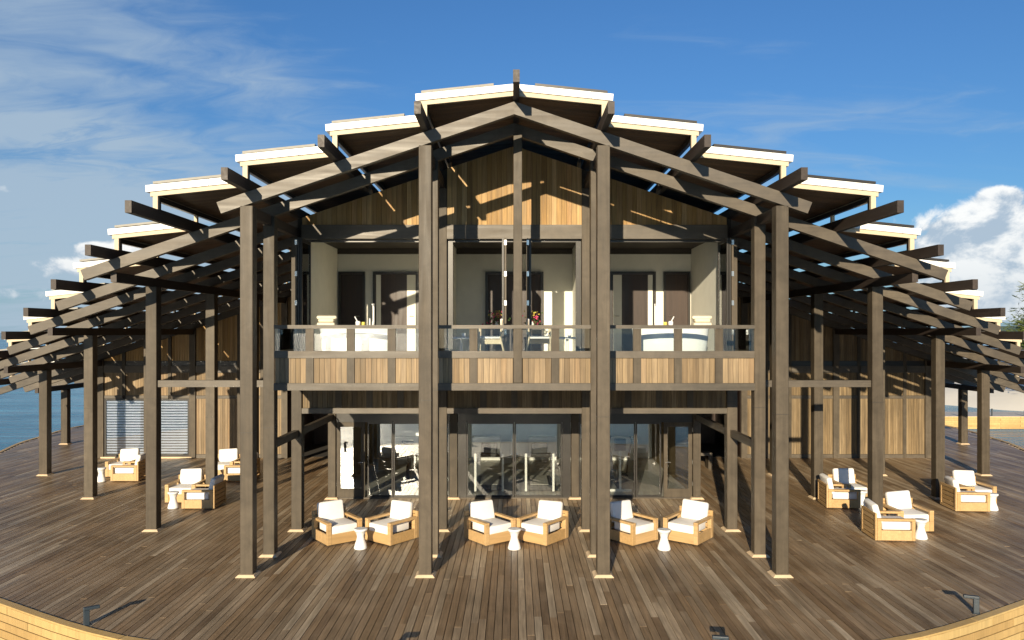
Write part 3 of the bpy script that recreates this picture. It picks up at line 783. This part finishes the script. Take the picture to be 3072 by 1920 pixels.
sets = [ # x, y, yaw, label
 (-3.93, 16.62, R_(S_), 'white cushioned teak armchair, left of the pair before the left glass bay'),
 (-2.72, 16.62, R_(-S_), 'white cushioned teak armchair, right of the pair before the left glass bay'),
 (-.54, 16.62, R_(S_), 'teak armchair with white cushions, left one of the pair in front of the centre doors'),
 (.62, 16.62, R_(-S_), 'teak armchair with white cushions, right one of the pair in front of the centre doors'),
 (2.60, 16.62, R_(S_), 'teak armchair with white cushions behind the right centre post, left of the right hand pair'),
 (3.86, 16.66, R_(-S_), 'teak armchair with white cushions, last one to the right along the glass front'),
 (-8.98, 20.55, 0, 'teak armchair facing forward, beside the fourth post left of the glass front'),
 (-8.22, 19.85, R_(-90), 'teak armchair turned left, in the nearest set on the left deck'),
 (-12.55, 24.15, 0, 'teak armchair facing forward below the window with blinds'),
 (-12.0, 23.45, R_(-90), 'teak armchair turned left in front of the window with blinds'),
 (-9.30, 24.1, 0, 'teak armchair facing forward, farthest back of the left seats near the pavilion'),
 (-8.52, 23.45, R_(-90), 'teak armchair turned left, half hidden behind the tall corner post at left'),
 (8.62, 19.90, R_(84), 'teak armchair turned right in the rear set on the right deck, slatted back showing'),
 (9.20, 20.6, R_(4), 'teak armchair facing forward with a shaded cushion, in the rear set on the right deck'),
 (8.40, 16.85, R_(86), 'teak armchair turned right, nearest to the viewer on the right deck, slatted back showing'),
 (9.20, 17.60, R_(4), 'teak armchair facing forward, in the nearest set on the right deck'),
 (11.75, 19.55, R_(86), 'teak armchair turned right in the set farthest to the right, slatted back showing'),
 (12.38, 20.3, R_(4), 'teak armchair facing forward in the set farthest to the right'),
]
for i, (x, y, a, l) in enumerate(sets):
    if i == 0:
        ch0.location = (x, y, 0); ch0.rotation_euler = (0, 0, a); tag(ch0, l, 'armchair', 'teak armchairs on the deck')
    else:
        c_ = dup(ch0, (x, y, 0), a, l); jr = random.Random(i*7+1)
        for k_ in children(c_):           # cushions never sit twice the same way
            if k_.name.startswith('back_cushion'):
                k_.rotation_euler = (R_(-13+jr.uniform(-4, 3)), R_(jr.uniform(-3, 3)), R_(jr.uniform(-5, 5))); k_.location.x += jr.uniform(-.015, .015)
            if k_.name.startswith('seat_cushion'): k_.rotation_euler = (0, 0, R_(jr.uniform(-1.2, 1.2)))
tb = MB().lathe([(.10, 0), (.138, .004), (.142, .03), (.122, .10), (.085, .20), (.075, .26), (.088, .31), (.125, .385), (.142, .395), (.142, .425), (.135, .432), (.1, .43)], 20)
t0 = tb.obj('side_table', M['porcelain'], smooth=True)
for i, (x, y, l) in enumerate([
    (-3.27, 15.95, 'white hourglass side table between the left pair of armchairs'), (.0, 15.93, 'white hourglass side table between the centre pair of armchairs'),
    (3.17, 15.88, 'white hourglass side table between the right pair of armchairs'), (-8.92, 19.62, 'white hourglass side table beside the two armchairs on the left deck, nearer set'),
    (-12.72, 23.1, 'white hourglass side table farthest left, beside the armchairs under the blinds'), (-9.3, 23.0, 'white hourglass side table of the set half hidden behind the corner post'),
    (9.15, 19.75, 'white hourglass side table of the rear set on the right deck'), (9.06, 16.72, 'white hourglass side table nearest to the viewer on the right deck'), (12.36, 19.4, 'white hourglass side table farthest to the right')]):
    if i == 0: o = t0; o.location = (x, y, 0); tag(o, l, 'side table', 'white side tables')
    else: o = t0.copy(); COL.objects.link(o); o.location = (x, y, 0); o['label'] = l

# low path lights at the rim
def pathlight():
    r = empty('path_light')
    MB().box(-.042, .042, -.038, .038, .006, .236).obj('stem', M['slate'], r, bevel=.006)
    MB().box(-.045, .185, -.036, .036, .225, .272).obj('head', M['slate'], r, bevel=.01).location = (0, 0, .012)
    MB().box(-.06, .06, -.06, .06, .0, .008).obj('base', M['slate'], r)
    return r
p0 = pathlight()
for i, (x, y, a, l) in enumerate([
    (-6.72, 11.78, R_(35), 'dark angular path light at the bottom left rim of the deck'), (7.56, 12.28, R_(158), 'dark angular path light at the bottom right rim of the deck'),
    (3.0, 10.66, R_(172), 'top of a dark path light at the lower picture edge, right of centre'), (-1.85, 10.45, R_(8), 'tip of a dark path light at the lower picture edge, left of centre')]):
    if i == 0: p0.location = (x, y, 0); p0.rotation_euler = (0, 0, a); tag(p0, l, 'path light', 'path lights round the deck rim')
    else: dup(p0, (x, y, 0), a, l)
for i, (x, y, l) in enumerate([(-21.2, 38.4, 'small white marker post far back on the left deck rim'), (-20.6, 33.0, 'small grey marker post on the left deck rim')]):
    o = MB().box(-.10, .10, -.04, .04, 0, .30).box(-.10, .10, -.06, .06, .30, .33).obj('marker_post', M['white'], loc=(x, y, 0)); tag(o, l, 'marker post', 'marker posts on the rim')

# bench in the right recess
bn = empty('bench', (6.1, 25.4, 0)); tag(bn, 'grey block bench standing in the dark recess right of the glass front', 'bench')
B('seat', M['stainX'], bn, -.55, .55, -.2, .2, .45, .55); B('leg', M['stainZ'], bn, .42, .55, -.2, .2, 0, .449); B('leg', M['stainZ'], bn, -.55, -.42, -.2, .2, 0, .449)

# ---------------------------------------------------------------- upstairs: baths, chairs, flowers
def bath():
    r = empty('bathtub')
    prof = [(.20, 0), (.30, .0), (.33, .05), (.36, .30), (.385, .58), (.395, .62), (.40, .64), (.385, .65), (.36, .64), (.345, .58), (.31, .30), (.24, .16), (.05, .14)]
    mb = MB(); n = 36; P = []; F = []
    for rr2, z in prof:
        for i in range(n): P.append(((rr2+.45)*math.cos(2*math.pi*i/n), rr2*math.sin(2*math.pi*i/n), z))
    for k in range(len(prof)-1):
        for i in range(n): j = (i+1) % n; F.append((k*n+i, k*n+j, (k+1)*n+j, (k+1)*n+i))
    F.append(tuple(range(n-1, -1, -1))); F.append(tuple((len(prof)-1)*n+i for i in range(n)))
    mb.poly(P, F); mb.obj('tub', M['porcelain'], r, smooth=True)
    return r
b0 = bath(); b0.location = (-3.42, 16.45, FZ); tag(b0, 'white freestanding bathtub behind the left balcony glass', 'bathtub', 'bathtubs on the balcony')
dup(b0, (3.42, 16.45, FZ), 0, 'white freestanding bathtub behind the right balcony glass')
for s, side in ((-1, 'left'), (1, 'right')):
    tw = empty('towel_stack', (s*4.12, 16.5, FZ+.645)); tag(tw, f'folded beige towels on the rim of the {side} bathtub', 'towels', 'towels on the bathtubs')
    MB().box(-.20, .20, -.14, .14, 0, .12).obj('folded_towel', M['towel'], tw, smooth=True, bevel=.04, seg=3)
    MB().box(-.17, .17, -.12, .12, .125, .20).obj('folded_towel', M['towel'], tw, smooth=True, bevel=.03, seg=3)
    MB().box(-.22, .22, -.07, .07, .19, .27).obj('rolled_towel', M['towel'], tw, smooth=True, bevel=.035, seg=3)
    ty = empty('bath_tray', (s*3.45, 16.45, FZ+.655)); tag(ty, f'wooden bath tray with jars and bottle across the {side} bathtub', 'tray', 'trays across the bathtubs')
    B('board', M['teak'], ty, -.38, .38, -.42, .42, 0, .02) if False else B('board', M['teak'], ty, -.34, .34, -.1, .1, 0, .02)
    MB().lathe([(.03, 0), (.05, .01), (.055, .10), (.04, .12), (.03, .12)], 12, s*-.02, 0).obj('pitcher', M['porcelain'], ty, smooth=True).location = (0, 0, .022)
    MB().rod((s*-.02, 0, .11), (s*.05, 0, .24), .012).obj('brush', M['white'], ty)
    MB().lathe([(.03, 0), (.04, .01), (.04, .09), (.035, .10)], 12, s*-.14, 0).obj('jar', M['yellow'], ty, smooth=True).location = (0, 0, .022)
    MB().rod((s*-.28, 0, .02), (s*-.28, 0, .20), .016).obj('candle', M['white'], ty); MB().rod((s*-.34, .03, .02), (s*-.34, .03, .13), .016).obj('candle', M['white'], ty)
    ft = empty('bath_tap', (s*3.22, 17.15, FZ)); tag(ft, f'slim white standing tap beside the {side} bathtub', 'tap', 'taps beside the bathtubs')
    MB().rod((0, 0, 0), (0, 0, 1.2), .022).rod((0, 0, 1.18), (0, -.16, 1.18), .014).obj('spout', M['white'], ft); MB().rod((0, -.05, .75), (0, .05, .75), .02).obj('lever', M['white'], ft)
def dchair():
    r = empty('dining_chair')                # faces -X
    t = M['cream']
    for sy in (-1, 1):
        MB().rod((-.24, sy*.23, .63), (-.25, sy*.24, 0), .018, 6, .013).obj('leg', t, r)
        MB().rod((.20, sy*.23, .45), (.30, sy*.24, 0), .02, 6, .014).obj('leg', t, r)
        MB().rod((-.26, sy*.24, .64), (.18, sy*.24, .66), .02, 6).obj('arm', t, r)
        MB().rod((.20, sy*.22, .44), (.24, sy*.22, .82), .02, 6).obj('back_post', t, r)
    MB().box(-.24, .22, -.23, .23, .41, .47).obj('seat', M['cushion'], r, smooth=True, bevel=.02)
    MB().box(.20, .26, -.22, .22, .58, .84).obj('backrest', M['cushion'], r, smooth=True, bevel=.02)
    MB().box(-.25, .22, -.245, -.225, .30, .40).obj('apron', t, r)
    return r
d0 = dchair(); d0.location = (-.50, 16.2, FZ); tag(d0, 'pale armchair behind the balcony glass just left of the centre post', 'chair', 'pale chairs on the balcony')
dup(d0, (.52, 16.2, FZ), math.pi, 'pale armchair behind the balcony glass just right of the centre post')
for s, side in ((-1, 'left'), (1, 'right')):
    vt = empty('console_table', (s*.42, 19.8, FZ)); tag(vt, f'dark console table carrying flowers, {side} of the centre post', 'table', 'console tables upstairs')
    B('top', M['darkwood'], vt, -.36, .36, -.2, .2, .62, .66)
    for ax in (-.32, .32):
        B('leg', M['darkwood'], vt, ax-.02, ax+.02, -.18, .18, 0, .619)
    fv = empty('flower_vase', (s*.46, 19.7, FZ+.66)); tag(fv, f'pink and yellow orchids in a vase on the {side} console table', 'flowers', 'flower vases upstairs')
    MB().lathe([(.04, 0), (.06, .02), (.05, .14), (.04, .18)], 12).obj('vase', M['porcelain'], fv, smooth=True)
    fl = MB(); fy = MB(); lf = MB()
    for k in range(120):
        q = Vector((rnd.gauss(0, .12), rnd.gauss(0, .08), rnd.uniform(.1, .45))); a = Vector((rnd.gauss(0, 1), rnd.gauss(0, 1), rnd.gauss(0, 1))).normalized(); b = a.orthogonal().normalized(); l = .03
        (fl if k % 3 == 0 else fy if k % 3 == 1 and q.z > .28 else lf).poly([q-a*l, q+b*l, q+a*l, q-b*l], [(0, 1, 2, 3)], .5)
    fl.obj('pink_flower', M['red'], fv); fy.obj('yellow_flower', M['yellow'], fv); lf.obj('leaf', M['leafg'], fv)
    cp = empty('low_table', (s*1.15, 16.3, FZ)); tag(cp, f'small white table with cups behind the {side} pane of the centre balcony', 'table', 'small balcony tables')
    MB().lathe([(.18, .40), (.2, .41), (.2, .44), (.19, .45)], 20).obj('top', M['porcelain'], cp, smooth=False); MB().lathe([(.14, 0), (.14, .02), (.03, .04), (.03, .40)], 16).obj('stem', M['porcelain'], cp)
    MB().lathe([(.03, 0), (.04, .01), (.045, .08)], 10, .05, 0).obj('cup', M['porcelain'], cp).location = (0, 0, .452)

# ---------------------------------------------------------------- gym machines behind the glass
def treadmill():
    r = empty('treadmill')                  # runner faces the glass (-Y)
    MB().box(-.38, .38, -.55, .95, .05, .20).obj('base', M['black'], r, bevel=.02)
    MB().box(-.26, .26, -.45, .93, .201, .215).obj('belt', M['gymfloor'], r)
    for s in (-1, 1):
        MB().box(s*.36, s*.42, -.63, -.57, .05, 1.12).obj('upright', M['white'], r)
        MB().rod((s*.36, -.55, 1.08), (s*.36, .05, .95), .028).obj('handrail', M['black'], r)
    MB().box(-.38, .38, -.62, -.50, 1.02, 1.12).obj('crossbar', M['black'], r, bevel=.01)
    c = MB().box(-.22, .22, -.60, -.50, 1.12, 1.42).obj('console', M['black'], r, bevel=.02); B('screen', M['solar'], c, -.17, .17, -.498, -.492, 1.18, 1.38)
    return r
tm = treadmill(); tm.location = (-.72, 21.95, .03); tag(tm, 'black treadmill with white uprights behind the left centre pane', 'treadmill', 'treadmills in the gym')
dup(tm, (.72, 21.95, .03), 0, 'black treadmill with white uprights behind the right centre pane')
el = empty('elliptical_trainer', (3.05, 22.0, .03)); tag(el, 'black elliptical trainer with curved handles behind the right glass bay', 'exercise machine')
B('base', M['white'], el, -.32, .32, -.45, -.38, 0, .06); B('rail', M['black'], el, -.05, .05, -.38, .8, .02, .10)
MB().rod((0, -.40, .05), (0, -.34, 1.25), .035).obj('column', M['white'], el)
MB().box(-.17, .17, -.38, -.28, 1.15, 1.50).obj('console', M['black'], el, bevel=.02)
MB().rod((-.03, .5, .34), (.03, .5, .34), .28, 20).obj('flywheel', M['black'], el)
for s in (-1, 1):
    MB().rod((s*.2, -.3, .5), (s*.26, -.35, 1.1), .022).rod((s*.26, -.35, 1.1), (s*.34, -.40, 1.45), .022).rod((s*.34, -.40, 1.45), (s*.27, -.42, 1.58), .024).obj('handle', M['black'], el)
    B('pedal', M['black'], el, s*.12, s*.27, -.1, .35, .30+.05*s, .34+.05*s)
for x, l in ((2.35, 'black exercise bike behind the right glass bay, left of the elliptical trainer'), (-2.35, 'black exercise bike behind the left glass bay'), (-3.2, 'black rowing stand with screen behind the left glass bay near the door')):
    bk = empty('exercise_bike', (x, 22.9, .03)); tag(bk, l, 'exercise machine', 'exercise bikes in the gym')
    B('base', M['steel'], bk, -.28, .28, -.5, -.44, 0, .05); B('base', M['steel'], bk, -.28, .28, .5, .56, 0, .05)
    MB().rod((0, -.47, .03), (0, .53, .03), .03).obj('beam', M['black'], bk)
    MB().rod((-.04, -.2, .38), (.04, -.2, .38), .26, 20).obj('flywheel', M['black'], bk)
    MB().rod((0, .3, .05), (0, .35, .85), .03).obj('seat_post', M['steel'], bk); MB().box(-.12, .12, .22, .5, .85, .92).obj('saddle', M['black'], bk, bevel=.03)
    MB().rod((0, -.25, .4), (0, -.4, 1.15), .035).obj('column', M['black'], bk); MB().box(-.18, .18, -.48, -.40, 1.05, 1.32).obj('console', M['black'], bk, bevel=.02)
    MB().rod((-.24, -.3, 1.08), (.24, -.3, 1.08), .018).obj('handlebar', M['black'], bk)
